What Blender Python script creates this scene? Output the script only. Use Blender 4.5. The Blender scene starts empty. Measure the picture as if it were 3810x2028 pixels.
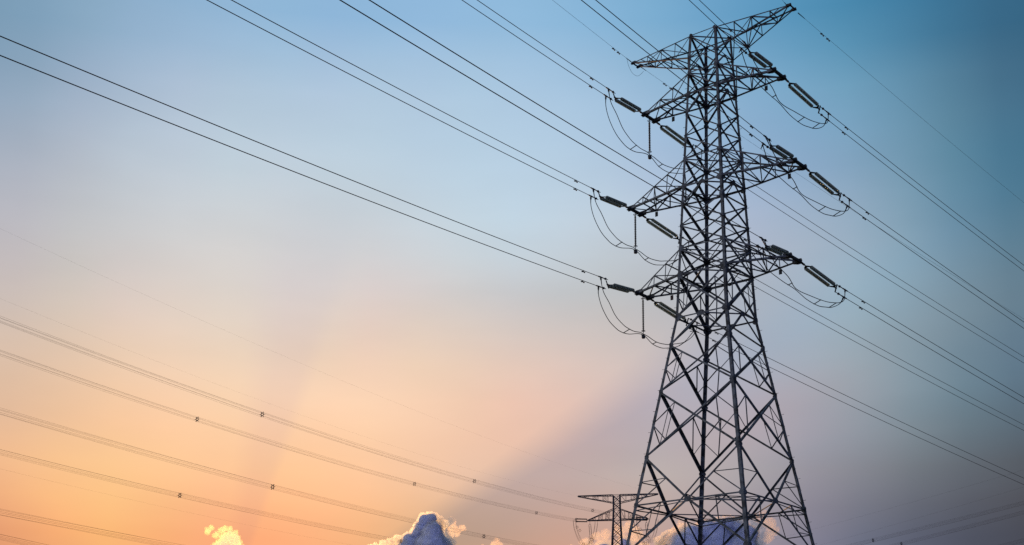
import bpy, bmesh, math, random
from mathutils import Vector as V, Matrix, noise
import numpy as np

scene = bpy.context.scene
COL = scene.collection
R = math.radians
EYE = 1.7                                   # camera height above the ground
rng = random.Random(7)

# ------------------------------------------------------------------ camera
PITCH, ROLL, FPX, CY = R(10.33643), R(0.34622), 5130.16, 858.25   # focal length and lens shift in pixels of a 3810 wide frame
IMW, IMH = 3810.0, 2028.0
cp, sp_, cr, sr = math.cos(PITCH), math.sin(PITCH), math.cos(ROLL), math.sin(ROLL)
r0, u0, f0 = V((1, 0, 0)), V((0, -sp_, cp)), V((0, cp, sp_))
right, up = r0*cr + u0*sr, u0*cr - r0*sr
cam = bpy.data.cameras.new('camera'); camo = bpy.data.objects.new('camera', cam); COL.objects.link(camo)
M = Matrix((right, up, -f0)).transposed().to_4x4(); M.translation = V((0, 0, EYE)); camo.matrix_world = M
cam.sensor_width = 36; cam.lens = FPX/IMW*36; cam.shift_y = CY/IMW; cam.clip_start = .1; cam.clip_end = 60000
scene.camera = camo

# ------------------------------------------------------------------ render / exposure
scene.view_settings.view_transform = 'Standard'; scene.view_settings.look = 'None'
scene.view_settings.exposure = 0; scene.view_settings.gamma = 1
scene.cycles.volume_bounces = 2
scene.cycles.max_bounces = 10
scene.cycles.use_denoising = False
scene.cycles.filter_width = 1.5

# ------------------------------------------------------------------ sun
SUN_AZ, SUN_EL = R(-12.1), R(4.2)           # azimuth from +Y towards +X: the sun is low behind the clouds
sdir = V((math.sin(SUN_AZ)*math.cos(SUN_EL), math.cos(SUN_AZ)*math.cos(SUN_EL), math.sin(SUN_EL)))
sl = bpy.data.lights.new('sun', 'SUN'); sl.energy = 2.3; sl.angle = R(.5); sl.color = (1.0, .49, .16)
so = bpy.data.objects.new('sun', sl); COL.objects.link(so); so.rotation_euler = (-sdir).to_track_quat('-Z', 'Y').to_euler()

# ------------------------------------------------------------------ sky
def lin(c): return tuple((x/255/12.92 if x <= 10 else ((x/255+.055)/1.055)**2.4) for x in c)
# dusk sky colours by direction (columns x rows of directions, bilinear below)
GRID = [
 (30, [121,154,179,124,157,183,131,164,188,136,169,197,141,174,203,143,178,208,144,180,212,144,182,214,142,182,215,141,181,216,141,182,217,142,183,218,143,184,220,143,185,220,143,186,220,140,184,218,135,181,216,129,177,213,121,172,208,112,165,203,103,159,198,93,153,192,84,146,184,76,139,176,70,131,168,64,122,157,59,113,147,57,105,137,54,101,131]),
 (200, [140,164,188,145,169,191,154,175,198,162,183,206,168,190,212,173,194,216,174,197,218,174,199,220,173,199,222,173,198,222,172,199,222,172,199,223,172,200,225,171,201,225,169,199,225,166,197,224,162,194,221,156,189,217,148,184,213,140,179,208,132,173,204,124,168,202,118,165,196,111,160,190,104,152,181,96,141,169,86,129,155,75,116,143,68,108,134]),
 (400, [167,176,190,170,179,193,177,186,198,182,194,206,187,200,212,189,203,216,190,207,219,190,207,220,189,206,220,187,207,221,187,208,223,186,208,225,184,208,227,184,209,228,183,208,228,181,206,226,178,202,224,174,198,221,167,191,218,160,185,213,151,179,207,143,172,204,137,168,198,131,164,192,122,158,184,111,149,172,96,137,159,81,123,147,72,115,138]),
 (600, [187,183,188,190,188,192,195,195,196,201,201,202,206,206,207,208,209,210,209,210,211,207,210,212,205,209,212,202,208,212,200,207,213,199,209,217,196,210,219,194,211,222,191,210,223,191,208,221,190,205,217,189,202,213,185,196,209,181,191,206,175,185,202,170,181,202,164,180,198,157,175,193,147,170,186,133,159,175,115,145,164,99,133,152,89,124,145]),
 (750, [200,187,180,204,191,183,210,198,187,216,201,193,221,207,197,222,210,201,221,212,203,219,211,205,218,210,205,216,209,204,216,206,203,213,206,203,210,205,204,204,204,204,199,201,204,194,198,202,190,194,197,187,191,194,183,187,192,179,183,191,175,181,191,171,180,191,165,177,190,158,177,188,147,170,184,134,160,175,122,149,165,108,136,153,100,128,146]),
 (900, [218,190,168,221,193,169,227,198,173,232,203,176,235,206,181,237,210,185,237,212,188,235,213,190,234,212,191,236,212,190,237,211,191,234,211,189,230,207,187,225,204,188,220,200,188,216,198,189,213,196,190,209,195,190,204,192,190,196,189,191,187,185,190,176,180,189,166,176,186,155,171,182,143,163,176,130,153,167,117,140,155,104,128,143,98,119,137]),
 (1050, [231,189,156,236,193,158,242,198,158,247,201,160,250,204,163,250,205,166,249,208,169,249,210,174,248,211,176,249,211,178,247,211,178,245,208,178,240,204,176,236,200,175,234,196,176,231,195,178,227,194,181,220,194,184,214,193,186,204,189,185,194,182,184,182,175,181,170,167,176,158,160,169,145,152,161,130,142,151,114,130,140,101,117,129,93,109,122]),
 (1200, [248,187,137,250,192,138,254,198,140,254,200,142,254,200,145,254,198,147,254,197,150,254,199,151,254,202,153,254,202,157,250,201,159,242,198,161,234,195,165,231,193,168,232,194,170,234,195,173,233,197,175,229,198,176,218,196,178,206,187,175,190,176,171,174,163,163,157,149,155,141,137,145,125,127,135,111,115,123,99,104,112,91,94,103,85,88,95]),
 (1360, [241,164,115,249,171,115,254,179,117,254,184,118,254,180,119,254,176,122,253,173,125,251,174,125,249,176,127,247,180,129,243,182,130,237,183,134,232,181,138,229,181,144,230,180,146,233,179,147,231,179,149,224,177,152,212,173,155,194,166,158,175,156,157,154,145,155,135,132,148,118,119,138,102,108,125,92,96,113,83,87,102,76,79,92,73,75,86]),
]
gy = np.array([g[0] for g in GRID]); gx = np.arange(0, 2577, 92)
gc = np.array([np.array(g[1], float).reshape(-1, 3) for g in GRID])
def smooth(a, axis, n):
    for _ in range(n):
        p = np.concatenate([np.take(a, [0], axis), a, np.take(a, [-1], axis)], axis)
        i = np.arange(a.shape[axis]); a = .25*np.take(p, i, axis)+.5*np.take(p, i+1, axis)+.25*np.take(p, i+2, axis)
    return a

def sky_at(az, el):                          # colour of the sky in a direction (degrees)
    a, e = R(az), R(el)
    d = V((math.sin(a)*math.cos(e), math.cos(a)*math.cos(e), math.sin(e)))
    y = max(d.dot(f0), .05); u = FPX*d.dot(right)/y+IMW/2; v = -FPX*d.dot(up)/y+IMH/2+CY
    u, v = u/1.479, v/1.479
    row = np.array([[np.interp(u, gx, gc[i, :, k]) for k in range(3)] for i in range(len(gy))])
    # catmull-rom over rows
    v = min(max(v, gy[0]), gy[-1]); i = int(np.clip(np.searchsorted(gy, v)-1, 0, len(gy)-2)); t = (v-gy[i])/(gy[i+1]-gy[i])
    p0, p1, p2, p3 = row[max(i-1, 0)], row[i], row[i+1], row[min(i+2, len(gy)-1)]
    c = p1+.5*t*(p2-p0+t*(2*p0-5*p1+4*p2-p3+t*(3*(p1-p2)+p3-p0)))
    return lin(np.clip(c, 5, 252))

world = bpy.data.worlds.new('World'); scene.world = world; world.use_nodes = True
wt = world.node_tree; wt.nodes.clear()
def nd(t, **k):
    n = wt.nodes.new(t)
    for a, b in k.items(): setattr(n, a, b)
    return n
def plug(n, i, v):
    if hasattr(v, 'is_output'): wt.links.new(v, n.inputs[i])
    else: n.inputs[i].default_value = v
def math_(op, a, b=None, c=None, clamp=False):
    n = nd('ShaderNodeMath', operation=op, use_clamp=clamp); plug(n, 0, a)
    if b is not None: plug(n, 1, b)
    if c is not None: plug(n, 2, c)
    return n.outputs[0]
def maprange(v, a, b, c=0., d=1., kind='LINEAR'):
    n = nd('ShaderNodeMapRange', interpolation_type=kind); plug(n, 0, v)
    for i, x in enumerate((a, b, c, d)): plug(n, i+1, x)
    return n.outputs[0]
def mixc(f, a, b, blend='MIX'):
    n = nd('ShaderNodeMix', data_type='RGBA', blend_type=blend); n.clamp_factor = True
    plug(n, 0, f); plug(n, 6, a); plug(n, 7, b); return n.outputs[2]
def ramp(v, stops):
    n = nd('ShaderNodeValToRGB'); plug(n, 0, v); e = n.color_ramp.elements
    while len(e) > 1: e.remove(e[-1])
    e[0].position = stops[0][0]; e[0].color = (*stops[0][1], 1)
    for p, c in stops[1:]:
        q = e.new(p); q.color = (*c, 1)
    return n.outputs[0]
tc = nd('ShaderNodeTexCoord'); sx = nd('ShaderNodeSeparateXYZ'); wt.links.new(tc.outputs['Generated'], sx.inputs[0])
dx, dy, dz = sx.outputs
az = math_('ARCTAN2', dx, dy); el = math_('ARCSINE', dz)
fa = maprange(az, R(-31), R(31))
ELS = [0, 7.5, 8.6, 10, 11.5, 13, 14.5, 16, 17.5, 19, 20.5, 22, 23.5, 25, 26.5, 28, 29.5, 31, 50]
AZS = list(np.arange(-31, 31.1, 2.0667))
sky = None
for i, e in enumerate(ELS):
    st = [((a+31)/62, sky_at(a, e)) for a in AZS]
    c = ramp(fa, st)
    sky = c if sky is None else mixc(maprange(el, R(ELS[i-1]), R(e)), sky, c)
# crepuscular rays: dark and light sectors around the hidden sun
da = math_('SUBTRACT', az, SUN_AZ); de = math_('SUBTRACT', el, SUN_EL)
th = maprange(math_('ARCTAN2', da, de), -math.pi, math.pi)
rho = math_('SQRT', math_('ADD', math_('MULTIPLY', da, da), math_('MULTIPLY', de, de)))
def pos(d): return (d+180)/360
shade = ramp(th, [(pos(-90), (.8, .8, .86)), (pos(-66), (.88, .88, .93)), (pos(-50), (1, 1, 1)), (pos(49), (1.04, 1.0, .98)), (pos(55), (1.0, .985, .98)), (pos(57.5), (.84, .87, .94)), (pos(60), (.66, .735, .90)), (pos(65.5), (.65, .735, .90)), (pos(74), (.77, .81, .92)), (pos(86), (1, 1, 1))])
beam = ramp(th, [(pos(3), (1, 1, 1)), (pos(10), (.945, .925, .985)), (pos(15), (.94, .925, .985)), (pos(18.5), (1.02, 1.0, .985)), (pos(24), (1.03, 1.0, .98)), (pos(45), (1, 1, 1))])
streak = ramp(th, [(pos(56), (1, 1, 1)), (pos(61.5), (.93, 1.0, 1.05)), (pos(66.8), (1.07, .985, .96)), (pos(72), (.95, 1.01, 1.03)), (pos(78), (1, 1, 1))])
sky = mixc(maprange(rho, R(18), R(30), 1., 0., 'SMOOTHSTEP'), sky, mixc(1., sky, shade, 'MULTIPLY'))
sky = mixc(maprange(rho, R(8), R(22), 1., 0., 'SMOOTHSTEP'), sky, mixc(1., sky, beam, 'MULTIPLY'))
sky = mixc(maprange(rho, R(18), R(26), 0., 1., 'SMOOTHSTEP'), sky, mixc(1., sky, streak, 'MULTIPLY'))
# rest of the dome: physical dusk sky plus added fill glows out of view, left and behind
ns = nd('ShaderNodeTexSky', sky_type='NISHITA', sun_disc=False, sun_elevation=SUN_EL, sun_rotation=-SUN_AZ if False else SUN_AZ, air_density=1.2, dust_density=2.0, altitude=0)
nis = mixc(1., ns.outputs[0], (.012, .012, .012, 1), 'MULTIPLY')
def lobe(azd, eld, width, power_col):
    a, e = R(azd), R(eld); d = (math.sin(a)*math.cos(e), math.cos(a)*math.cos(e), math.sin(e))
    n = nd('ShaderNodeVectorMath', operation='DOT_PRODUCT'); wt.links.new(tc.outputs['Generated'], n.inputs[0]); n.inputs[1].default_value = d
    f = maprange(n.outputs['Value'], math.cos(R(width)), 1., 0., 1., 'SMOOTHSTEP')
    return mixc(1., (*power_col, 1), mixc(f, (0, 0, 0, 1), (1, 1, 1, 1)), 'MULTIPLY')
SIDE_FILL = lobe(-88, 10, 38, (1.25, 1.2, 1.16))  # added glow outside the view, brightens the left faces of the tower
BACK_FILL = lobe(178, 8, 62, (.31, .37, .80))  # added blue glow behind the camera, lights the cloud bodies
dome = mixc(1., mixc(1., mixc(1., nis, (.012, .024, .045, 1), 'ADD'), SIDE_FILL, 'ADD'), BACK_FILL, 'ADD')  # a small even blue fill is added along with the two glows
front = nd('ShaderNodeVectorMath', operation='DOT_PRODUCT'); wt.links.new(tc.outputs['Generated'], front.inputs[0]); front.inputs[1].default_value = (0, math.cos(R(16)), math.sin(R(16)))
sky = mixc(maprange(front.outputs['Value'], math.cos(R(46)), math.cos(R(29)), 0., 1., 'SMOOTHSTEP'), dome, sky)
cn = nd('ShaderNodeTexNoise'); cm = nd('ShaderNodeMapping'); cm.inputs['Scale'].default_value = (3.2, 3.2, 11.); wt.links.new(tc.outputs['Generated'], cm.inputs[0]); wt.links.new(cm.outputs[0], cn.inputs['Vector'])
cn.inputs['Scale'].default_value = 1.6; cn.inputs['Detail'].default_value = 5.; cn.inputs['Roughness'].default_value = .5
haze_var = maprange(cn.outputs['Fac'], .3, .7, .962, 1.038)
vs = nd('ShaderNodeVectorMath', operation='SCALE'); wt.links.new(sky, vs.inputs[0]); wt.links.new(haze_var, vs.inputs['Scale']); sky = vs.outputs[0]
bg = nd('ShaderNodeBackground'); wt.links.new(sky, bg.inputs[0]); bg.inputs[1].default_value = 1.0
wo = nd('ShaderNodeOutputWorld'); wt.links.new(bg.outputs[0], wo.inputs[0])

# ------------------------------------------------------------------ materials
def material(name, col, rough=.6, metal=0., var=None, vscale=6., trans=0., spec=.5):
    m = bpy.data.materials.new(name); m.use_nodes = True; t = m.node_tree; b = t.nodes['Principled BSDF']
    b.inputs['Roughness'].default_value = rough; b.inputs['Metallic'].default_value = metal
    b.inputs['Transmission Weight'].default_value = trans; b.inputs['Specular IOR Level'].default_value = spec
    b.inputs['Base Color'].default_value = (*col, 1)
    if var:
        tx = t.nodes.new('ShaderNodeTexCoord'); n = t.nodes.new('ShaderNodeTexNoise'); n.inputs['Scale'].default_value = vscale; n.inputs['Detail'].default_value = 4
        t.links.new(tx.outputs['Object'], n.inputs['Vector'])
        r = t.nodes.new('ShaderNodeValToRGB'); r.color_ramp.elements[0].position = .36; r.color_ramp.elements[0].color = (*var, 1)
        r.color_ramp.elements[1].position = .62; r.color_ramp.elements[1].color = (*col, 1)
        t.links.new(n.outputs['Fac'], r.inputs['Fac']); t.links.new(r.outputs[0], b.inputs['Base Color'])
    return m
STEEL = material('galvanised_steel', (.165, .182, .188), .6, .1, (.026, .027, .029), 2.4)
STEEL2 = material('weathered_steel', (.10, .085, .08), .7, .1, (.06, .05, .05), 1.5)
FIT = material('dark_fitting', (.045, .05, .055), .55, .3, (.02, .022, .025), 9)
WIRE = material('conductor_aluminium', (.018, .02, .028), .9, 0, (.012, .013, .018), 4, 0, .05)
TEAL = material('earth_wire_steel', (.02, .07, .10), .9, 0, (.02, .08, .12), 4, 0, .05)
FARW = material('glow_brown_conductor', (.11, .055, .03), .9, 0, (.04, .025, .018), 2, 0, .05)  # warm brown base colour stands in for sunset glow on thin wires
GLASS = material('olive_glass', (.36, .41, .33), .15, 0, (.22, .26, .2), 5, .45, .6)
RUBBER = material('dark_silicone', (.03, .028, .03), .45, 0, (.018, .018, .02), 8)
RUST = material('rusty_plate', (.12, .045, .04), .6, 0, (.07, .03, .03), 8)
CONC = material('concrete', (.32, .31, .29), .9, 0, (.22, .21, .2), 3)
GRASS = material('grass', (.05, .075, .03), .95, 0, (.035, .045, .02), .2)

# ------------------------------------------------------------------ mesh builder
class MB:
    def __init__(s): s.v = []; s.f = []
    def prism(s, a, b):                                     # two matching profiles -> closed prism
        n = len(a); o = len(s.v); s.v += [tuple(p) for p in a]+[tuple(p) for p in b]
        for i in range(n): j = (i+1) % n; s.f.append((o+i, o+j, o+n+j, o+n+i))
        s.f.append(tuple(range(o+n-1, o-1, -1))); s.f.append(tuple(range(o+n, o+2*n)))
    def ell(s, p0, p1, w, e1, e2, t=None):                  # rolled steel angle: corner on p0-p1, flanges along e1 and e2
        t = t or max(.008, w*.11)
        prof = [(0, 0), (w, 0), (w, t), (t, t), (t, w), (0, w)]
        s.prism([p0+e1*x+e2*y for x, y in prof], [p1+e1*x+e2*y for x, y in prof])
    def brace(s, p0, p1, w, n, off=0.):                     # angle lying in a face with outward normal n
        d = (p1-p0).normalized(); n = (n-d*n.dot(d)).normalized(); e1 = d.cross(n)
        if e1.z > 0: e1 = -e1
        s.ell(p0+n*off-e1*w*.5, p1+n*off-e1*w*.5, w, e1, -n)
    def bar(s, p0, p1, w, h=None, upv=V((0, 0, 1))):
        h = h or w; d = (p1-p0).normalized(); a = d.cross(upv)
        a = a.normalized() if a.length > 1e-4 else V((1, 0, 0)); b = a.cross(d)
        q = [(-w/2, -h/2), (w/2, -h/2), (w/2, h/2), (-w/2, h/2)]
        s.prism([p0+a*x+b*y for x, y in q], [p1+a*x+b*y for x, y in q])
    def tube(s, pts, r, n=6, r1=None):
        o = len(s.v); pts = [V(p) for p in pts]; m = len(pts); prev = None
        for i, p in enumerate(pts):
            d = (pts[min(i+1, m-1)]-pts[max(i-1, 0)]).normalized()
            a = prev-d*prev.dot(d) if prev is not None else d.cross(V((0, 0, 1)) if abs(d.z) < .9 else V((1, 0, 0)))
            a.normalize(); prev = a; b = d.cross(a)
            rr = r if r1 is None else r+(r1-r)*i/(m-1)
            for k in range(n): t = 2*math.pi*k/n; s.v.append(tuple(p+(a*math.cos(t)+b*math.sin(t))*rr))
        for i in range(m-1):
            for k in range(n): j = (k+1) % n; s.f.append((o+i*n+k, o+i*n+j, o+(i+1)*n+j, o+(i+1)*n+k))
        s.f.append(tuple(range(o+n-1, o-1, -1))); s.f.append(tuple(range(o+(m-1)*n, o+m*n)))
    def lathe(s, p0, axis, prof, n=10):                     # prof: (distance along axis, radius)
        o = len(s.v); d = axis.normalized(); a = d.cross(V((0, 0, 1)) if abs(d.z) < .9 else V((1, 0, 0))).normalized(); b = d.cross(a)
        for x, r in prof:
            for k in range(n): t = 2*math.pi*k/n; s.v.append(tuple(p0+d*x+(a*math.cos(t)+b*math.sin(t))*r))
        for i in range(len(prof)-1):
            for k in range(n): j = (k+1) % n; s.f.append((o+i*n+k, o+i*n+j, o+(i+1)*n+j, o+(i+1)*n+k))
        s.f.append(tuple(range(o+n-1, o-1, -1))); s.f.append(tuple(range(o+(len(prof)-1)*n, o+len(prof)*n)))
    def plate(s, pts, n, t):                                # polygon thickened by t along n (centred)
        n = n.normalized(); s.prism([p-n*t/2 for p in pts], [p+n*t/2 for p in pts])
    def ring(s, c, axis, rad, r, n=14, m=6):
        d = axis.normalized(); a = d.cross(V((0, 0, 1)) if abs(d.z) < .9 else V((1, 0, 0))).normalized(); b = d.cross(a); o = len(s.v)
        for i in range(n):
            t = 2*math.pi*i/n; e = a*math.cos(t)+b*math.sin(t)
            for k in range(m): q = 2*math.pi*k/m; s.v.append(tuple(c+e*(rad+r*math.cos(q))+d*r*math.sin(q)))
        for i in range(n):
            for k in range(m): s.f.append((o+i*m+k, o+i*m+(k+1) % m, o+((i+1) % n)*m+(k+1) % m, o+((i+1) % n)*m+k))
    def build(s, name, mat, parent=None, smooth=False):
        me = bpy.data.meshes.new(name); me.from_pydata(s.v, [], s.f)
        bm = bmesh.new(); bm.from_mesh(me); bmesh.ops.recalc_face_normals(bm, faces=bm.faces); bm.to_mesh(me); bm.free()
        me.materials.append(mat)
        if smooth: me.polygons.foreach_set('use_smooth', [True]*len(me.polygons))
        o = bpy.data.objects.new(name, me); COL.objects.link(o); o.parent = parent
        return o
def tag(o, label, cat, group=None):
    o['label'] = label; o['category'] = cat
    if group: o['group'] = group
    return o
def thing(name, label, cat, loc=(0, 0, 0), rotz=0., group=None):
    o = bpy.data.objects.new(name, None); COL.objects.link(o); o.location = loc; o.rotation_euler = (0, 0, rotz); o.empty_display_size = .5
    return tag(o, label, cat, group)
def dup(root, loc, rot, label):                             # a copy of a thing with copies of its parts and sub-parts
    r = root.copy(); COL.objects.link(r); r.location = loc; r.rotation_euler = rot; r['label'] = label
    for ch in root.children:
        c = ch.copy(); COL.objects.link(c); c.parent = r
        for g in ch.children: q = g.copy(); COL.objects.link(q); q.parent = c
    return r
def spline(ps, n=6):                                        # catmull-rom through points
    ps = [V(p) for p in ps]; out = []
    for i in range(len(ps)-1):
        a, b, c, d = ps[max(i-1, 0)], ps[i], ps[i+1], ps[min(i+2, len(ps)-1)]
        for k in range(n):
            t = k/n; out.append(b+.5*t*((c-a)+t*(2*a-5*b+4*c-d+t*(3*(b-c)+d-a))))
    return out+[ps[-1]]

# ------------------------------------------------------------------ ground
m = MB(); m.v = [(-9000, -3000, 0), (9000, -3000, 0), (9000, 15000, 0), (-9000, 15000, 0)]; m.f = [(0, 1, 2, 3)]
ground = m.build('ground', GRASS); ground['kind'] = 'structure'

# ------------------------------------------------------------------ the big lattice tower
TX, TY, TROT = 13.2593, 86.2152, R(-39.277)
tower = thing('transmission_tower', 'tall grey lattice steel tower with four pairs of crossarms, standing nearest on the right', 'pylon', (TX, TY, 0), TROT)
Z = {k: z+EYE for k, z in {'T0': 47.89, 'T1': 46.25, 'T2': 45.17, 'T3': 43.62, 'T4': 42.24, 'T5': 40.62, 'Mup': 38.99, 'Mlow': 37.03, 'M1': 35.82, 'M2': 34.30, 'Bup': 32.69, 'Blow': 30.86,
     'W': 27.96, 'W2': 26.11, 'W3': 22.97, 'W4': 18.63, 'W5': 15.51, 'W6': 12.25, 'G': -1.4}.items()}
def halfw(z):
    z -= EYE
    w = 2.7164+(1.44-2.7164)*(z-27.96)/(47.89-27.96) if z > 27.96 else 2.7164+(5.5554-2.7164)*(z-27.96)/(15.51-27.96)
    return w/math.sqrt(2)
SG = {'N': (1, -1), 'R': (1, 1), 'D': (-1, 1), 'L': (-1, -1)}
def node(lv, lg):
    z = Z[lv]; h = halfw(z); a, b = SG[lg]; return V((a*h, b*h, z))
FACES = [('L', 'N', V((0, -1, 0))), ('N', 'R', V((1, 0, 0))), ('R', 'D', V((0, 1, 0))), ('D', 'L', V((-1, 0, 0)))]
def legsize(z): return .155+.075*max(0, min(1, (46-z)/34))
order = list(Z)
for lg, (a, b) in SG.items():
    mb = MB()
    for i in range(len(order)-1):
        p, q = node(order[i], lg), node(order[i+1], lg); w = legsize((p.z+q.z)/2)
        mb.ell(p, q, w, V((-a, 0, 0)), V((0, -b, 0)), .018)
        if order[i] in ('T5', 'M2', 'W3', 'W4', 'Mlow', 'W'):               # splice plates on the corner
            d = (q-p); s0 = p+d*.30; s1 = p+d*(.30+.9/d.length)
            mb.ell(s0+V((a, b, 0))*.008, s1+V((a, b, 0))*.008, w+.008, V((-a, 0, 0)), V((0, -b, 0)), .012)
    leg = mb.build('leg', STEEL, tower)
    if lg in 'RL':
        z = 13.6; k = 0
        while z < 48.2:
            sb = MB()
            h = halfw(z); c = V((a*h, b*h, z)); d = V((0, b, 0)) if k % 2 else V((a, 0, 0))
            off = V((-a*.06, 0, 0)) if k % 2 else V((0, -b*.06, 0))
            sb.tube([c+off, c+off+d*.19], .012, 5); sb.tube([c+off+d*.18, c+off+d*.19+V((0, 0, .03))], .012, 5); z += .7; k += 1
            sb.build('step_bolt', FIT, leg)
    f = MB(); c = node('G', lg); c.z = 0
    f.prism([c+V((x*.7, y*.7, -.3)) for x, y in ((-1, -1), (1, -1), (1, 1), (-1, 1))], [c+V((x*.45, y*.45, .55)) for x, y in ((-1, -1), (1, -1), (1, 1), (-1, 1))])
    f.build('foundation', CONC, tower)

def gusset(p, n, w, h, tilt=0.):
    mb = MB(); n = n.normalized(); a = V((0, 0, 1)).cross(n).normalized(); b = V((0, 0, 1))
    pts = [p+a*x*w+b*y*h for x, y in ((-.5, -.25), (-.25, -.5), (.25, -.5), (.5, -.25), (.5, .25), (.25, .5), (-.25, .5), (-.5, .25))]
    mb.plate([q+n*.02 for q in pts], n, .014)
    for i in range(3):
        for j in range(3): mb.lathe(p+n*.026+a*(i-1)*w*.26+b*(j-1)*h*.26, n, [(0, .018), (.016, .018)], 6)
    return mb.build('gusset_plate', STEEL, tower)

def mid(a, b, t=.5): return a+(b-a)*t
RED = .056
def panel(u, l, kind, w, red=False):
    w *= 1.12
    for A, B, n in FACES:
        mb = MB(); ua, ub, la, lb = node(u, A), node(u, B), node(l, A), node(l, B)
        wa, wb = (w*1.45, w) if A == 'N' else (w, w*1.45) if A == 'D' else (w, w)      # the faces across the line carry heavier diagonals
        if kind == 'X':
            mb.brace(ua, lb, wa, n, .016); mb.brace(ub, la, wb, n, .004)
            # crossing point
            wu, wl = (ub-ua).length, (lb-la).length; t = wu/(wu+wl); c = mid(ua, lb, t)
            if red:
                for (p, q) in ((ua, la), (ub, lb)):
                    mm = mid(p, q, .5); x1, x2 = mid(p, c, .45), mid(q, c, .42)
                    mb.brace(x1, x2, RED, n, -.01); mb.brace(mm, x1, RED, n, -.02); mb.brace(mm, x2, RED, n, -.03)
        elif kind == 'K':
            c = mid(ua, ub); mb.brace(c, la, w, n, .004); mb.brace(c, lb, w, n, .016)
            if red:
                for (p, q) in ((ua, la), (ub, lb)):
                    mm = mid(p, q, .5); x1 = mid(p, c, .5); x2 = mid(c, q, .52)
                    mb.brace(x1, x2, RED, n, -.01); mb.brace(x1, mm, RED+.02, n, -.02); mb.brace(x2, mm, RED, n, -.03)
        elif kind == 'V':
            c = mid(la, lb); mb.brace(ua, c, wa, n, .016); mb.brace(ub, c, wb, n, .004)
            if red:
                for (p, q) in ((ua, la), (ub, lb)):
                    mm = mid(p, q, .52); x1 = mid(p, c, .5)
                    mb.brace(x1, mm, RED, n, -.01); mb.brace(x1, q, RED+.01, n, -.02)
        mb.build('brace_panel', STEEL, tower)
for u, l, k, w, rd in [('T0', 'T1', 'X', .07, 0), ('T1', 'T2', 'K', .08, 0), ('T2', 'T3', 'X', .08, 0), ('T3', 'T4', 'K', .09, 0), ('T4', 'T5', 'X', .075, 0), ('T5', 'Mup', 'X', .075, 0),
                       ('Mup', 'Mlow', 'X', .08, 0), ('Mlow', 'M1', 'K', .095, 0), ('M1', 'M2', 'X', .085, 0), ('M2', 'Bup', 'X', .085, 0), ('Bup', 'Blow', 'X', .09, 0), ('Blow', 'W', 'X', .11, 1),
                       ('W', 'W2', 'K', .10, 0), ('W2', 'W3', 'X', .105, 1), ('W3', 'W4', 'X', .11, 1), ('W4', 'W5', 'V', .105, 1), ('W5', 'W6', 'K', .11, 1), ('W6', 'G', 'X', .13, 1)]:
    panel(u, l, k, w, rd)
for lv, w, plan in [('T0', .06, 'x'), ('T1', .06, ''), ('T2', .075, 'x'), ('T3', .12, 'd'), ('Mup', .08, 'x'), ('Mlow', .12, 'd'), ('Bup', .08, 'x'), ('Blow', .125, 'd'), ('W', .09, 'd'), ('W5', .10, 'dq')]:
    mb = MB(); P = {g: node(lv, g) for g in SG}
    for A, B, n in FACES:
        mb.brace(P[A], P[B], w, n, .010)
        if lv == 'W5': mb.brace(P[A]+V((0, 0, -.32)), mid(P[A], P[B])+V((0, 0, -.10)), .06, n, -.04); mb.brace(P[B]+V((0, 0, -.32)), mid(P[A], P[B])+V((0, 0, -.10)), .06, n, -.04)
    dn = V((0, 0, -1))
    if 'x' in plan: mb.brace(P['L'], P['R'], .065, dn, .03); mb.brace(P['N'], P['D'], .065, dn, .045)
    if 'd' in plan:
        ms = [mid(P[A], P[B]) for A, B, n in FACES]
        for i in range(4): mb.brace(ms[i], ms[(i+1) % 4], .075, dn, .03+.006*(i % 2))
    if 'q' in plan:
        for i, (A, B, n) in enumerate(FACES): mb.brace(mid(P[A], P[B], .25), mid(P[FACES[i-1][0]], P[A], .75), .05, dn, .05)
    mb.build('horizontal_frame', STEEL, tower)
for lv, s in [('T0', .28), ('T1', .3), ('T2', .34), ('T3', .42), ('T4', .26), ('T5', .26), ('Mup', .36), ('Mlow', .46), ('M1', .28), ('M2', .28), ('Bup', .38), ('Blow', .5), ('W', .46), ('W2', .36), ('W3', .34), ('W4', .36), ('W5', .4), ('W6', .4)]:
    for lg, (a, b) in SG.items():
        p = node(lv, lg)
        mb = MB()
        for n, t in ((V((a, 0, 0)), V((0, -b, 0))), (V((0, b, 0)), V((-a, 0, 0)))):
            c = p+t*s*.36+n*.026; up_ = V((0, 0, 1))
            pts = [c+t*x*s+up_*y*s for x, y in ((-.36, -.3), (-.36, .3), (-.1, .5), (.3, .34), (.5, .1), (.5, -.1), (.3, -.34), (-.1, -.5))]
            mb.plate(pts, n, .014)
            for i in range(3):
                for j in range(3): mb.lathe(c+n*.007+t*(i-.9)*s*.22+up_*(j-1)*s*.22, n, [(0, .02), (.018, .02)], 6)
        mb.build('gusset_plate', STEEL, tower)
for lv, s in [('T3', .36), ('Mlow', .4), ('Blow', .3), ('W', .5), ('W5', .48)]:
    for A, B, n in FACES: gusset(mid(node(lv, A), node(lv, B)), n, s, s*.72)

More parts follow.
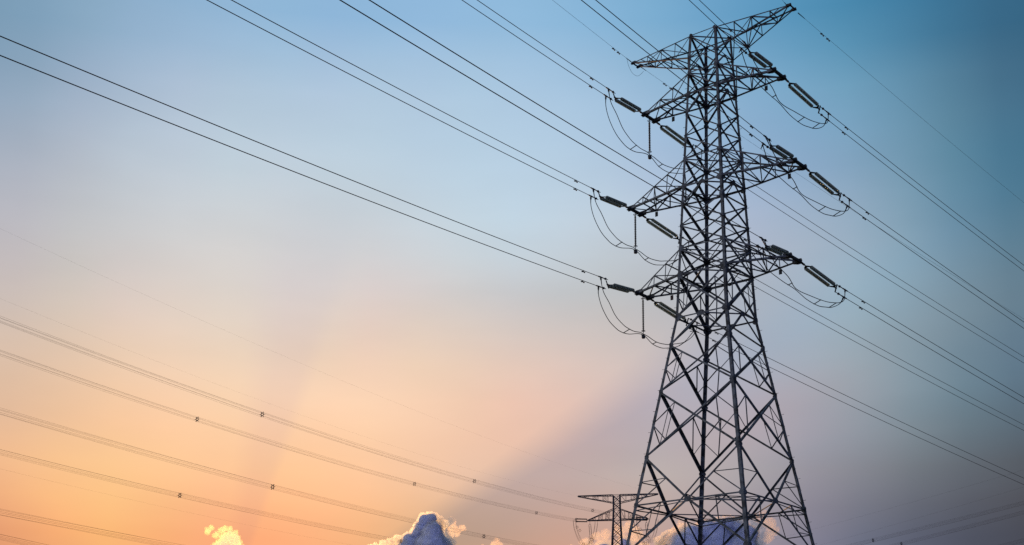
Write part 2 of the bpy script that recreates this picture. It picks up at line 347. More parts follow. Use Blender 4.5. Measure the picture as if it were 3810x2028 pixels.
# crossarms
ARM = {'E': ('T1', 'T0', 6.14, .34, 47.90, (.25, .49, .74)), 'U': ('T3', 'T2', 5.02, .65, 43.59, (.34, .64)), 'M': ('Mlow', 'Mup', 6.28, .65, 37.02, (.3, .54, .76)), 'B': ('Blow', 'Bup', 5.72, .66, 30.84, (.32, .6))}
def crossarm(key, sd):
    lo, hi, tx, s, zt, fr = ARM[key]; zt += EYE
    arm = bpy.data.objects.new('crossarm', None); COL.objects.link(arm); arm.parent = tower
    earth = key == 'E'; h0, h1 = halfw(Z[lo]), halfw(Z[hi])
    ch = {}
    lac = MB()
    for sy in (-1, 1):
        tip = V((sd*tx, sy*s, zt))
        for nm, z, h, w in (('l', Z[lo], h0, .085 if earth else .125), ('u', Z[hi], h1, .07 if earth else .09)):
            a = V((sd*h, sy*h, z)); b = tip+V((-sd*.05, 0, (.05 if nm == 'u' else -.05)*(1 if not earth else .6)))
            ch[nm, sy] = (a, b); mb = MB(); d = (b-a).normalized()
            e1 = V((0, -sy, 0)); e2 = V((0, 0, 1 if nm == 'l' else -1)); e2 = (e2-d*e2.dot(d)).normalized(); e1 = (e1-d*e1.dot(d)-e2*e1.dot(e2)).normalized()
            mb.ell(a, b, w, e1, e2, .014); mb.build('chord', STEEL, arm)
    P = {(nm, sy): [mid(*ch[nm, sy], t) for t in (0,)+tuple(fr)+(1,)] for nm in 'lu' for sy in (-1, 1)}
    nb = len(fr)+1; rw = .055 if earth else .065
    for sy in (-1, 1):
        n = V((0, sy, 0)); l, u = P['l', sy], P['u', sy]
        for i in range(1, nb):
            lac.brace(l[i], u[i], rw, n, -.02)
            lac.brace((l if i % 2 else u)[i], (u if i % 2 else l)[i-1], rw, n, -.03)
        lac.brace((u if nb % 2 else l)[nb-1], mid((l if nb % 2 else u)[nb-1], (l if nb % 2 else u)[nb], .5), rw, n, -.03)
    for nm, n in (('l', V((0, 0, -1))), ('u', V((0, 0, 1)))):
        a, b = P[nm, -1], P[nm, 1]
        for i in range(1, nb):
            lac.brace(a[i], b[i], rw, n, -.02)
        for i in range(nb-(1 if nm == 'u' else 0)):
            lac.brace((a, b)[i % 2][i], (b, a)[i % 2][min(i+1, nb)], rw, n, -.03)
            if nm == 'l' and i < 1 : lac.brace((b, a)[i % 2][i], (a, b)[i % 2][i+1], rw, n, -.045)
    lac.build('lacing', STEEL, arm)
    tb = MB(); k = .07 if earth else .15
    tb.bar(V((sd*tx, -s-.12, zt)), V((sd*tx, s+.12, zt)), k, k*1.1)
    tb.build('tip_beam', FIT if not earth else STEEL, arm)
    for sy in (-1, 1):
        tip = V((sd*tx, sy*s, zt)); mb = MB(); q = .6 if earth else 1.
        mb.plate([tip+V((sd*x*q, 0, z*q)) for x, z in ((-.5, .1), (-.35, .2), (.14, .17), (.2, .02), (.12, -.2), (-.12, -.2), (-.5, -.09))], V((0, 1, 0)), .03)
        mb.plate([tip+V((sd*x*q, y*q, -.09*q)) for x, y in ((-.42, -.10), (.16, -.17), (.2, 0), (.16, .17), (-.42, .10))], V((0, 0, 1)), .03)
        mb.build('tip_plate', FIT, arm)
    if not earth:
        pp = P['l', 1][nb-1]+V((0, .02, 0)); mb = MB()
        mb.plate([pp+V((x*.11, 0, z)) for x, z in ((-1, -.02), (1, -.02), (1, -.36), (-1, -.36))], V((0, 1, .0)), .02)
        mb.build('phase_plate', RUST if (key, sd) == ('B', -1) else FIT, arm)
    return arm
for key in 'EUMB':
    for sd in (-1, 1): crossarm(key, sd)

# ------------------------------------------------------------------ wires of the big tower
A2 = V((math.cos(TROT), math.sin(TROT), 0)); L2 = V((-math.sin(TROT), math.cos(TROT), 0)); C0 = V((TX, TY, 0))
def tip_world(key, sd, sy):
    _, _, tx, s, zt, _ = ARM[key]; return C0+A2*sd*tx+L2*sy*s+V((0, 0, zt+EYE))
SPAN = {-1: (R(241.276), -.1535, .000263, -.1309, .0002006), 1: (R(48.5356), -.0505, .00022, -.0422, .000319)}
# per arm and side: (sideways offset, height offset) of the two sub-conductors at the arm tip
OFF = {('U', -1, -1): ((-.02, .09), (-.19, -.36)), ('M', -1, -1): ((-.02, .03), (-.17, -.44)), ('B', -1, -1): ((-.02, .09), (-.16, -.51)),
       ('U', 1, -1): ((.02, .20), (-.13, -.20)), ('M', 1, -1): ((.02, .31), (-.10, -.12)), ('B', 1, -1): ((.11, .26), (-.08, -.21)),
       ('U', -1, 1): ((-.01, .18), (.10, -.44)), ('M', -1, 1): ((-.03, .05), (.03, -.56)), ('B', -1, 1): ((-.03, -.03), (.08, -.66)),
       ('U', 1, 1): ((-.03, .02), (.09, -.40)), ('M', 1, 1): ((-.05, .02), (.10, -.41)), ('B', 1, 1): ((-.04, -.02), (.06, -.51))}
def wire_fn(key, sd, sy, c, h):
    al, s, k, se, ke = SPAN[sy]
    if key == 'E': s, k = se, ke
    d = V((math.cos(al), math.sin(al), 0)); n = V((-d.y, d.x, 0)); b = tip_world(key, sd, sy)
    # heights are measured from the tower axis, so start a little along the span
    t0 = (b-C0).dot(d); t0 = V((t0, 0, 0)).x
    return lambda t: b+d*t+n*c+V((0, 0, h+s*(t+t0)+k*(t+t0)**2))
NAMEV = {'E': 'topmost', 'U': 'upper', 'M': 'middle', 'B': 'lower'}
SIDE = {-1: 'left', 1: 'right'}
YOKE_T, CLAMP_T = 4.75, 6.0
def damper(mb, f, t):
    p = f(t); d = (f(t+.1)-f(t-.1)).normalized(); dn = V((0, 0, -1)); c = p+dn*.09
    mb.bar(p+V((0, 0, .02)), c, .05, .05, d); mb.tube([c-d*.17, c+d*.17], .012, 5)
    for s in (-1, 1): mb.lathe(c+d*s*.10, d*s, [(0, .02), (.01, .042), (.10, .045), (.115, .02)], 8)
WHERE = {('B', -1, -1): 'sweeping down from the left edge', ('M', -1, -1): 'coming from the top left', ('U', -1, -1): 'coming from the top centre', ('B', 1, -1): 'passing behind the tower body', ('M', 1, -1): 'crossing the left topmost arm', ('U', 1, -1): 'dropping in at the tower top',
         ('U', 1, 1): 'highest pair at the right edge', ('M', 1, 1): 'second highest at the right edge', ('B', 1, 1): 'fourth highest at the right edge', ('U', -1, 1): 'emerging right below the middle arm', ('M', -1, 1): 'emerging right below the lower arm', ('B', -1, 1): 'emerging lowest, right of the tower waist'}
def lead(key, sd, sy, k):
    return f"{('upper', 'lower')[k]} wire of the {NAMEV[key]} {SIDE[sd]} arm's pair, {WHERE[key, sd, sy]}"
JUMP = {}
for (key, sd, sy), offs in OFF.items():
    for k, (c, h) in enumerate(offs):
        f = wire_fn(key, sd, sy, c, h); end = 150 if sy < 0 else 420
        ts = list(np.linspace(YOKE_T+.35, 12, 6))+list(np.linspace(16, end, 64))
        mb = MB(); base = f(YOKE_T); mb.tube([f(t)-base for t in ts], .02, 6)
        w = mb.build('conductor_wire', WIRE, None, True); w.location = base
        tag(w, lead(key, sd, sy, k), 'power line', 'black conductor wires of the big tower')
        dm = MB(); damper(dm, lambda t: f(t)-base, 8.4-.2*k); dm.build('vibration_damper', FIT, w)
        cl = MB(); p, q = f(YOKE_T)-base, f(CLAMP_T)-base; d = (q-p).normalized()
        cl.tube([p, p+d*.3], .022, 6); cl.lathe(p+d*.3, d, [(0, .03), (.02, .075), (.10, .08), (.14, .035), (.5, .032), (.55, .045), (1.1, .045), (1.25, .02)], 8)
        cl.build('strain_clamp', FIT, w)
        JUMP[key, sd, sy, k] = f(CLAMP_T-.12)
for sd, sy, c, h in ((-1, -1, -.05, -.04), (-1, 1, .02, .16), (1, 1, -.15, -.23), (1, -1, -.05, -.02)):
    f = wire_fn('E', sd, sy, c, h); mb = MB(); base = f(.3)
    mb.tube([f(t)-base for t in list(np.linspace(.3, 12, 8))+list(np.linspace(16, 150 if sy < 0 else 420, 60))], .0085, 5)
    w = mb.build('earth_wire', TEAL, None, True); w.location = base
    tag(w, f'thin teal wire from the topmost arm\'s {SIDE[sd]} tip, ' + ('towards the viewer' if sy < 0 else 'away to the right edge'), 'earth wire', 'thin earth wires of the big tower')
    cl = MB(); p, q = f(.15)-base, f(1.0)-base; cl.tube([p, q], .035, 6, .02); cl.build('wire_clamp', FIT, w)
    for t in (2.3, 3.1):
        dm = MB(); damper(dm, lambda t: f(t)-base, t+(1. if sy > 0 else 0)); dm.build('vibration_damper', FIT, w)

# ------------------------------------------------------------------ tension insulator strings
def disc_profile(n, pitch, R1, R0=.035):
    pr = [(0, R0)]
    for i in range(n):
        x = i*pitch; pr += [(x+.01, .05), (x+pitch*.38, .05), (x+pitch*.44, R1*.9), (x+pitch*.56, R1), (x+pitch*.6, R1*.5), (x+pitch*.95, R0)]
    return pr+[(n*pitch+.01, R0)]
def make_string(label):
    t = thing('insulator_string', label, 'insulator', (0, 0, 0), 0, 'double insulator strings on the big tower')
    X = V((1, 0, 0)); H = .20
    mb = MB(); mb.bar(V((.05, 0, 0)), V((.45, 0, 0)), .07, .11); mb.lathe(V((.4, 0, 0)), X, [(0, .03), (.05, .07), (.2, .07), (.3, .03), (.45, .03)], 8); mb.build('link', FIT, t)
    mb = MB(); mb.plate([V(p) for p in ((.78, -.05, 0), (.78, .05, 0), (1.0, H+.05, 0), (1.1, H+.05, 0), (1.1, H-.04, 0), (.97, 0, 0), (1.1, -H+.04, 0), (1.1, -H-.05, 0), (1.0, -H-.05, 0))], V((0, 0, 1)), .035); mb.build('yoke_plate', FIT, t)
    for s in (-1, 1):
        mb = MB(); mb.lathe(V((1.08, s*H, 0)), X, disc_profile(20, .153, .122), 12); mb.build('disc_insulators', GLASS, t, False)
    mb = MB(); mb.plate([V(p) for p in ((4.18, H+.04, 0), (4.3, H+.04, 0), (4.55, .06, 0), (4.55, -.06, 0), (4.3, -H-.04, 0), (4.18, -H-.04, 0), (4.36, 0, 0))], V((0, 0, 1)), .035); mb.bar(V((4.5, 0, 0)), V((4.72, 0, 0)), .05, .07); mb.build('yoke_plate', FIT, t)
    mb = MB(); mb.bar(V((4.75, .07, -.27)), V((4.75, -.07, .27)), .045, .09, X); mb.lathe(V((4.70, 0, 0)), X, [(0, .03), (.02, .06), (.08, .06), (.1, .03)], 8); mb.build('bundle_yoke', FIT, t)
    return t
first = None
for (key, sd, sy), offs in OFF.items():
    b = tip_world(key, sd, sy); e = sum((wire_fn(key, sd, sy, *o)(YOKE_T) for o in offs), V((0, 0, 0)))/2
    d = e-b; rot = (0, -math.atan2(d.z, math.hypot(d.x, d.y)), math.atan2(d.y, d.x))
    lab = f'glass disc string at the {NAMEV[key]} {SIDE[sd]} arm tip, ' + ('reaching up left towards the viewer' if sy < 0 else 'slanting down right behind it')
    if first is None: first = make_string(lab); first.location = b; first.rotation_euler = rot
    else: dup(first, b, rot, lab)

# vertical jumper insulators under the left arms
def make_post(label):
    t = thing('jumper_insulator', label, 'insulator', (0, 0, 0), 0, 'upright jumper insulators under the left arms'); dn = V((0, 0, -1))
    mb = MB(); mb.tube([V((0, 0, .1)), V((0, 0, -.28))], .025, 6); mb.build('link', FIT, t)
    pr = [(0, .03)]
    for i in range(34): x = i*.064; pr += [(x+.015, .038), (x+.03, .085 if i % 2 else .07), (x+.045, .038)]
    mb = MB(); mb.lathe(V((0, 0, -.26)), dn, pr+[(2.19, .03)], 10); mb.build('silicone_sheds', RUBBER, t)
    for z in (-.16, -2.46):
        mb = MB(); mb.ring(V((0, 0, z)), dn, .13, .016); mb.bar(V((-.13, 0, z)), V((.13, 0, z)), .02); mb.build('corona_ring', FIT, t)
    mb = MB(); mb.tube([V((0, 0, -2.42)), V((0, 0, -2.74))], .022, 6); mb.bar(V((-.14, 0, -2.74)), V((.14, 0, -2.74)), .06, .07); mb.build('clamp', FIT, t)
    mb = MB(); mb.lathe(V((0, 0, -2.78)), dn, [(0, .05), (.01, .11), (.05, .125), (.17, .125), (.2, .10), (.21, .04)], 12); mb.build('counterweight', FIT, t)
    return t
pf = None
for key in 'UMB':
    p = C0+A2*-ARM[key][2]+V((0, 0, ARM[key][4]+EYE-.08)); lab = f'slim upright insulator with a round weight hanging under the {NAMEV[key]} left arm tip'
    if pf is None: pf = make_post(lab); pf.location = p; pf.rotation_euler = (0, 0, TROT)
    else: dup(pf, p, (0, 0, TROT), lab)

# jumper loops
PROF = {-1: [(-1, None), (-.97, -1.75), (-.87, -2.35), (-.73, -2.95), (-.57, -3.22), (-.45, -3.27), (-.29, -3.17), (-.1, -2.86), (0, -2.80), (.06, -2.84), (.2, -3.08), (.36, -3.05), (.48, -2.87), (.69, -2.42), (.85, -1.75), (.96, -1.0), (1, None)],
        1: [(-1, None), (-.96, -1.30), (-.72, -1.95), (-.32, -1.98), (0, -2.02), (.26, -2.15), (.5, -2.12), (.66, -1.95), (.81, -1.7), (.94, -1.25), (1, None)]}
for key in 'UMB':
    for sd in (-1, 1):
        t = thing('jumper_loop', f'twin jumper cables looping below the {NAMEV[key]} {SIDE[sd]} arm from string to string', 'jumper cable', tip_world(key, sd, 0), 0, 'jumper loops below the arms')
        base = t.location.copy(); paths = []
        for k in range(2):
            a, b = JUMP[key, sd, -1, k]-base, JUMP[key, sd, 1, k]-base; pts = []
            for f, z in PROF[sd]:
                if z is None: pts.append(a if f < 0 else b); continue
                q = (a if f < 0 else b)*abs(f); e = abs(f)
                lat = (.17*min(1, e*3.0)+.045)*(1 if k == 0 else -1) * (1 if e < .9 else .5)
                q = V((q.x, q.y, z+(.10 if k == 0 else -.10)*min(1, e*2))) + A2*lat*(1 if sd > 0 else 1)
                pts.append(q)
            pth = spline(pts, 6); paths.append(pth)
            mb = MB(); mb.tube(pth, .025, 6); mb.build('jumper_cable', WIRE, t, True)
            for p, q in ((pth[0], pth[4]), (pth[-1], pth[-5])):
                mb = MB(); mb.lathe(p+V((0, 0, .05)), (q-p), [(0, .03), (.03, .055), (.22, .055), (.3, .03), (.5, .025)], 8); mb.build('jumper_terminal', FIT, t)
        n = len(paths[0])
        for fr in ((.34, .62, .82) if sd < 0 else (.36, .56, .74)):
            i = int(n*fr); mb = MB(); mb.bar(paths[0][i], paths[1][i], .035, .045)
            for p in (paths[0][i], paths[1][i]): mb.lathe(p-V((.04, 0, 0)), V((1, 0, 0)), [(0, .03), (.08, .03)], 6)
            mb.build('jumper_spacer', FIT, t)
# slack loop of the earth wire round the left tip
b = tip_world('E', -1, 0); dn_ = V((math.cos(SPAN[-1][0]), math.sin(SPAN[-1][0]), 0)); df_ = V((math.cos(SPAN[1][0]), math.sin(SPAN[1][0]), 0))
mb = MB(); mb.tube(spline([dn_*1.45+V((0, 0, -.2)), dn_*1.15+V((0, 0, -.62)), dn_*.5+V((0, 0, -.85)), df_*.3+V((0, 0, -.72)), df_*1.0+V((0, 0, -.08))], 6), .010, 5)
o = mb.build('earth_wire_jumper', TEAL, None, True); o.location = b; tag(o, 'thin teal slack loop of wire hanging round the left tip of the topmost arm', 'jumper cable')

# ------------------------------------------------------------------ distant tower and its lines
T2 = V((34.6576, 448.663, 0)); T2Z = 84.69+EYE; PS = R(-11)
tower2 = thing('transmission_tower', 'small distant dark lattice tower with wide thin arms, left of the big tower legs', 'pylon', T2, PS)
def h2(z): d = T2Z-z; return 1.26+.047*max(0, d-6)+.075*max(0, d-18)
ROTB = R(2)
def n2(z, a, b):
    h = h2(z); return V((a*h, b*h, z))
lev2 = [T2Z-d for d in (0, 2.5, 4.75, 8.2, 11, 14, 17.2, 20.6, 22.6, 26, 30, 34, 38, 43, 50, 58, 68, 84.6)]
for a, b in SG.values():
    mb = MB()
    for i in range(len(lev2)-1): mb.ell(n2(lev2[i], a, b), n2(lev2[i+1], a, b), .34, V((-a, 0, 0)), V((0, -b, 0)), .04)
    mb.build('leg', STEEL2, tower2)
for A, B, n in FACES:
    for i in range(len(lev2)-1):
        mb = MB(); u, l = lev2[i], lev2[i+1]
        mb.brace(n2(u, *SG[A]), n2(l, *SG[B]), .19, n, .03); mb.brace(n2(u, *SG[B]), n2(l, *SG[A]), .19, n, .01)
        if i < 10: mb.brace(n2(u, *SG[A]), n2(u, *SG[B]), .14, n, .02)
        mb.build('brace_panel', STEEL2, tower2)
ARMS2 = {'T': (0, 2.5, 12.9, 13.6, True), 'A': (8.2, 4.75, 9.6, 10.3, False), 'C': (22.6, 17.2, 13.4, 13.8, False), 'E': (39, 34, 10.5, 11, False)}
def arm2(key, sd):
    dl, du, tl, tr, flat = ARMS2[key]; tx = tl if sd < 0 else tr; arm = bpy.data.objects.new('crossarm', None); COL.objects.link(arm); arm.parent = tower2
    zl, zu = T2Z-max(dl, du), T2Z-min(dl, du); zt = zu if flat else zl; lac = MB(); P = {}
    nb = 7
    for sy in (-1, 1):
        for nm, z in (('l', zl), ('u', zu)):
            a = n2(z, sd, sy); b = V((sd*tx, sy*.22, zt+(.12 if nm == 'u' else -.12))); mb = MB(); w = .27 if (nm == 'l') != flat else .2
            mb.bar(a, b, w, w); mb.build('chord', STEEL2, arm); P[nm, sy] = [mid(a, b, i/nb) for i in range(nb+1)]
        for i in range(1, nb):
            lac.bar(P['l', sy][i], P['u', sy][i], .075); lac.bar(P['l', sy][i], P['u', sy][i+(-1 if sd > 0 else 1)*(1 if i % 2 else -1)], .075)
    for nm in 'lu':
        for i in range(nb): lac.bar(P[nm, -1 if i % 2 else 1][i], P[nm, 1 if i % 2 else -1][i+1], .075)
    lac.build('lacing', STEEL2, arm)
    mb = MB(); mb.bar(V((sd*(tx-.9), 0, zt)), V((sd*(tx+.15), 0, zt)), .35, .4); mb.build('tip_plate', STEEL2, arm)
for key in ARMS2:
    for sd in (-1, 1): arm2(key, sd)
def loc2(x, y, z): return T2+Matrix.Rotation(PS, 3, 'Z') @ V((x, y, z))

AL2 = R(-116.098); D2 = V((math.cos(AL2), math.sin(AL2), 0)); N2 = V((-D2.y, D2.x, 0))
BUN = {'A': (9.75, -9.11, -.09513, .00019, (208, 120, 44), 'topmost brown wire bundle from the left edge, ending behind the distant tower', ),
       'B': (-9.2, -8.68, -.0883, .00019, (204, 117, 43), 'second brown wire bundle from the top, ending at the distant tower\'s left arm'),
       'C': (13.57, -23.5, -.09223, .00017, (209, 122, 40), 'third brown wire bundle from the top, crossing the dome-shaped cloud'),
       'D': (-13.46, -22.91, -.08832, .00017, (203, 116, 40), 'fourth bundle of six brown wires, passing above the yellow glowing cloud'),
       'E': (10.7, -40.33, -.06562, .00011, (180, 95), 'fifth bundle of brown wires, low in the bottom left corner'),
       'F': (-10.61, -45.11, -.06231, .00018, (190, 100), 'lowest bundle of brown wires, cut by the bottom left corner')}
def hexpts(r): return [(r*math.cos(R(60*i)), r*math.sin(R(60*i))) for i in range(6)]
def bundle(f, nrm, ts, spc, label, group, mat=FARW, nw=6, rad=.47, wr=.0135, t0=0):
    base = f(ts[0]); t = thing('conductor_bundle', label, 'power line', base, 0, group)
    for i, (x, z) in enumerate(hexpts(rad)):
        ph = .06*math.sin(i*2.1)
        mb = MB(); mb.tube([f(s)-base+nrm*x+V((0, 0, z+ph*math.sin((s-ts[0])*.05))) for s in ts], wr, 5); mb.build('wire', mat, t, True)
    for s in spc:
        c = f(s)-base; mb = MB()
        hp = [c+nrm*x+V((0, 0, z)) for x, z in hexpts(.29)]; op = [c+nrm*x+V((0, 0, z)) for x, z in hexpts(.52)]
        dd = (f(s+1)-f(s-1)).normalized()
        for i in range(6): mb.bar(hp[i], hp[(i+1) % 6], .10, .12, dd); mb.bar(hp[i], op[i], .09, .12, dd); mb.lathe(op[i]-dd*.08, dd, [(0, .055), (.16, .055)], 6)
        mb.build('spacer', FIT, t)
    return t
STR_T = 11.5
far_ends = {}
for k, (c, h, s, q, spc, lab) in BUN.items():
    f = lambda t, c=c, h=h, s=s, q=q: T2+D2*t+N2*c+V((0, 0, T2Z+h+s*t+q*t*t))
    sd = 1 if k in 'ACE' else -1; key = {'A': 'A', 'B': 'A', 'C': 'C', 'D': 'C', 'E': 'E', 'F': 'E'}[k]
    dl, du, tl, tr, _ = ARMS2[key]; tipw = loc2(sd*(tl if sd < 0 else tr), 0, T2Z-dl)
    t0 = (tipw-T2).dot(D2)+STR_T; far_ends[k] = (tipw, f(t0), f, t0)
    bundle(f, N2, list(np.linspace(t0, 400, 50)), spc, lab, 'brown six-wire bundles of the distant line')

def make_far_string(label, length):
    t = thing('insulator_string', label, 'insulator', (0, 0, 0), 0, 'long insulator strings of the distant tower'); X = V((1, 0, 0)); s0 = 1.0; ln = length-2.2
    for e in (-1, 1):
        mb = MB(); mb.lathe(V((s0, 0, e*.42)), X, disc_profile(int(ln/.24), .24, .19, .08), 8); mb.build('disc_insulators', RUBBER, t)
    for x in (s0-.1, s0+ln+.1):
        mb = MB(); mb.bar(V((x, 0, -.55)), V((x, 0, .55)), .12, .14, X); mb.bar(V((x, -.3, 0)), V((x, .3, 0)), .1); mb.build('yoke_plate', FIT, t)
    mb = MB(); mb.bar(V((-.2, 0, 0)), V((s0, 0, 0)), .12); mb.build('link', FIT, t)
    mb = MB()
    for x, z in hexpts(.47): mb.bar(V((s0+ln+.1, x*.5, z*.6)), V((length, x, z)), .07)
    mb.ring(V((s0+ln-.4, 0, .42)), X, .34, .035); mb.ring(V((s0+ln-.4, 0, -.42)), X, .34, .035); mb.build('bundle_clamp', FIT, t)
    return t
DO = V((.643, -.766, 0)); NO = V((.766, .643, 0))
# outgoing span to the right: through two directions given as (tan azimuth, height ratio)
def at_dir(px, py):
    u, v = px-IMW/2, py-IMH/2-CY; uu, vv = u*cr+v*sr, -u*sr+v*cr
    d = r0*(uu/FPX)+f0+u0*(-vv/FPX); return d.x/d.y, d.z/math.hypot(d.x, d.y)
def at_px(c, px):
    ta, _ = at_dir(px, 2028); o = T2+NO*c; return (o.x-ta*o.y)/(ta*DO.y-DO.x)
def out_fn(c, pa, pb):
    pts = []
    for px, py in (pa, pb):
        _, rz = at_dir(px, py); s = at_px(c, px); p = T2+NO*c+DO*s; pts.append((s, rz*math.hypot(p.x, p.y)+EYE))
    (s1, z1), (s2, z2) = pts
    return lambda s: T2+NO*c+DO*s+V((0, 0, z1+(z2-z1)*(s-s1)/(s2-s1)+.0002*(s-s1)*(s-s2)))
OUT = {'B': ((3175, 2028), (3810, 1873), (3249, 2015), 'upper bundle of dark wires rising to the right edge in the bottom right corner'),
       'A': ((3335, 2028), (3810, 1908), (3354, 2026), 'second bundle of dark wires rising to the right edge, just below the upper bundle'),
       'C': ((3740, 2028), (3810, 2010), None, 'lowest bundle of dark wires, just cutting the bottom right corner')}
fs = {}
for k, (pa, pb, sp, lab) in OUT.items():
    tipw = far_ends[k][0]; c = (tipw-T2).dot(NO); s0 = (tipw-T2).dot(DO); f = out_fn(c, pa, pb)
    spc = []
    if sp:
        spc = [at_px(c, sp[0])]
    t0 = at_px(c, 2450); fs[k] = (tipw, f(t0))
    bundle(f, NO, list(np.linspace(t0, 230, 40)), spc, lab, 'dark wire bundles leaving to the right')
fstr = None
for k, (tipw, e) in [(k, far_ends[k][:2]) for k in BUN]:
    d = e-tipw; rot = (0, -math.atan2(d.z, math.hypot(d.x, d.y)), math.atan2(d.y, d.x))
    kk = k[-1]; lab = f"long dark string at the {'right' if kk in 'ACE' else 'left'} end of the distant tower's {dict(A='upper', B='upper', C='middle', D='middle', E='lower', F='lower')[kk]} arm"
    if fstr is None: fstr = make_far_string(lab, STR_T); fstr.location = tipw; fstr.rotation_euler = rot
    else: dup(fstr, tipw, rot, lab)
# hanging jumper strings and jumper bundles at the two upper arm tips
vf = None
for k, sd in (('B', -1), ('A', 1)):
    tipw, e, _, _ = far_ends[k]; oute = fs[k][0]+DO*4.+V((0, 0, -.8)); lab = f'pair of dark hanging insulators below the {SIDE[sd]} tip of the distant tower arm'
    if vf is None:
        vf = thing('jumper_insulator', lab, 'insulator', (0, 0, 0), 0, 'hanging insulator pairs of the distant tower'); dn = V((0, 0, -1))
        mb = MB(); mb.bar(V((0, 0, 0)), V((0, 0, -1.2)), .09); mb.tube(spline([V((-.3, 0, -1.7)), V((-.3, 0, -1.3)), V((0, 0, -1.1)), V((.3, 0, -1.3)), V((.3, 0, -1.7))], 4), .06, 6); mb.build('yoke', FIT, vf)
        for x in (-.3, .3):
            mb = MB(); mb.lathe(V((x, 0, -1.6)), V((.09, 0, -1)), disc_profile(18, .24, .16, .07), 8); mb.build('disc_insulators', RUBBER, vf)
        mb = MB(); mb.bar(V((-.1, 0, -6.0)), V((1.0, 0, -6.0)), .1); mb.ring(V((.45, 0, -6.2)), V((0, 1, 0)), .5, .05)
        for x in (-.35, 1.2): mb.bar(V((x, 0, -5.2)), V((x, 0, -7.2)), .06)
        mb.build('clamp_frame', FIT, vf); vo = vf
    else: vo = dup(vf, (0, 0, 0), (0, 0, 0), lab)
    vo.location = tipw+V((.6 if sd < 0 else -.6, 0, -.1)); vo.rotation_euler = (0, 0, PS)
    j = thing('jumper_loop', f'sagging jumper cables below the {SIDE[sd]} end of the distant tower arm', 'jumper cable', tipw, 0, 'jumper loops of the distant tower')
    bot = V((1.0 if sd < 0 else -.2, 0, -7.0)); a = e-tipw; b = oute-tipw
    for q in range(4):
        o = A2*0+V(((q % 2-.5)*.8, 0, (q//2-.5)*.6))
        pts = spline([a+o, a*.93+V((0, 0, -2.6))+o, a*.7+V((0, 0, -5.6))+o, a*.4+V((0, 0, -7.8))+o, a*.18+V((.4, 0, -8.2))+o*.9, bot+o*.8, b*.25+V((0, 0, -7.6))+o, b*.7+V((0, 0, -5.))+o, b*.93+V((0, 0, -2.))+o, b+o], 5)
        mb = MB(); mb.tube(pts, .035, 5); mb.build('jumper_cable', FARW, j, True)
    for fr in (.12, .24, .4):
        c = a*(1-fr*1.6)+V((0, 0, -9*fr-1.2 if fr < .3 else -7.9)); mb = MB()
        for i in range(6): p, q = hexpts(.34)[i], hexpts(.34)[(i+1) % 6]; mb.bar(c+V((p[0], 0, p[1])), c+V((q[0], 0, q[1])), .08); r_ = hexpts(.6)[i]; mb.bar(c+V((p[0], 0, p[1])), c+V((r_[0], 0, r_[1])), .07)
        mb.build('spacer', FIT, j)
# earth wires of the distant line
for c, h, s, q, x, lab in ((13.09, -.23, -.07761, .00017, 0, 'very thin wire from the left edge to the right tip of the distant tower'), (-12.23, .4, -.09016, .00022, 0, 'very thin wire from the left edge to the left tip of the distant tower'),
                           (-6.91, -26.28, -.10087, .0002, 12, 'very thin pale wire alone above the lowest bundles at bottom left')):
    f = lambda t: T2+D2*t+N2*c+V((0, 0, T2Z+h+s*t+q*t*t)); base = f(x); mb = MB(); mb.tube([f(t)-base for t in np.linspace(x, 400, 50)], .006, 5)
    w = mb.build('earth_wire', FARW, None, True); w.location = base; tag(w, lab, 'earth wire', 'very thin wires of the distant line')
for sd, pa, pb, lab in ((1, (3100, 1950), (3810, 1752), 'faint thin wire rising to the right edge, upper of two at bottom right'), (-1, (3100, 2015), (3810, 1815), 'faint thin wire rising to the right edge, lower of two at bottom right')):
    tipw = loc2(sd*13, 0, T2Z); c = (tipw-T2).dot(NO); s0 = at_px(c, 2400); f = out_fn(c, pa, pb); base = f(s0); mb = MB(); mb.tube([f(t)-base for t in np.linspace(s0, 230, 40)], .010, 5)
    w = mb.build('earth_wire', FARW, None, True); w.location = base; tag(w, lab, 'earth wire', 'thin wires leaving to the right')

# ------------------------------------------------------------------ clouds
def cloud_material(name, dens, g, fwd, back, absorb, ab):
    m = bpy.data.materials.new(name); m.use_nodes = True; t = m.node_tree; t.nodes.clear()
    out = t.nodes.new('ShaderNodeOutputMaterial'); a = t.nodes.new('ShaderNodeVolumeScatter'); b = t.nodes.new('ShaderNodeVolumeScatter'); c = t.nodes.new('ShaderNodeVolumeAbsorption')
    a.inputs['Color'].default_value = (*fwd, 1); a.inputs['Density'].default_value = dens*.6; a.inputs['Anisotropy'].default_value = g
    b.inputs['Color'].default_value = (*back, 1); b.inputs['Density'].default_value = dens*.4; b.inputs['Anisotropy'].default_value = 0
    c.inputs['Color'].default_value = (*absorb, 1); c.inputs['Density'].default_value = dens*ab
    s1 = t.nodes.new('ShaderNodeAddShader'); s2 = t.nodes.new('ShaderNodeAddShader')
    t.links.new(a.outputs[0], s1.inputs[0]); t.links.new(b.outputs[0], s1.inputs[1]); t.links.new(s1.outputs[0], s2.inputs[0]); t.links.new(c.outputs[0], s2.inputs[1])
    t.links.new(s2.outputs[0], out.inputs['Volume']); return m
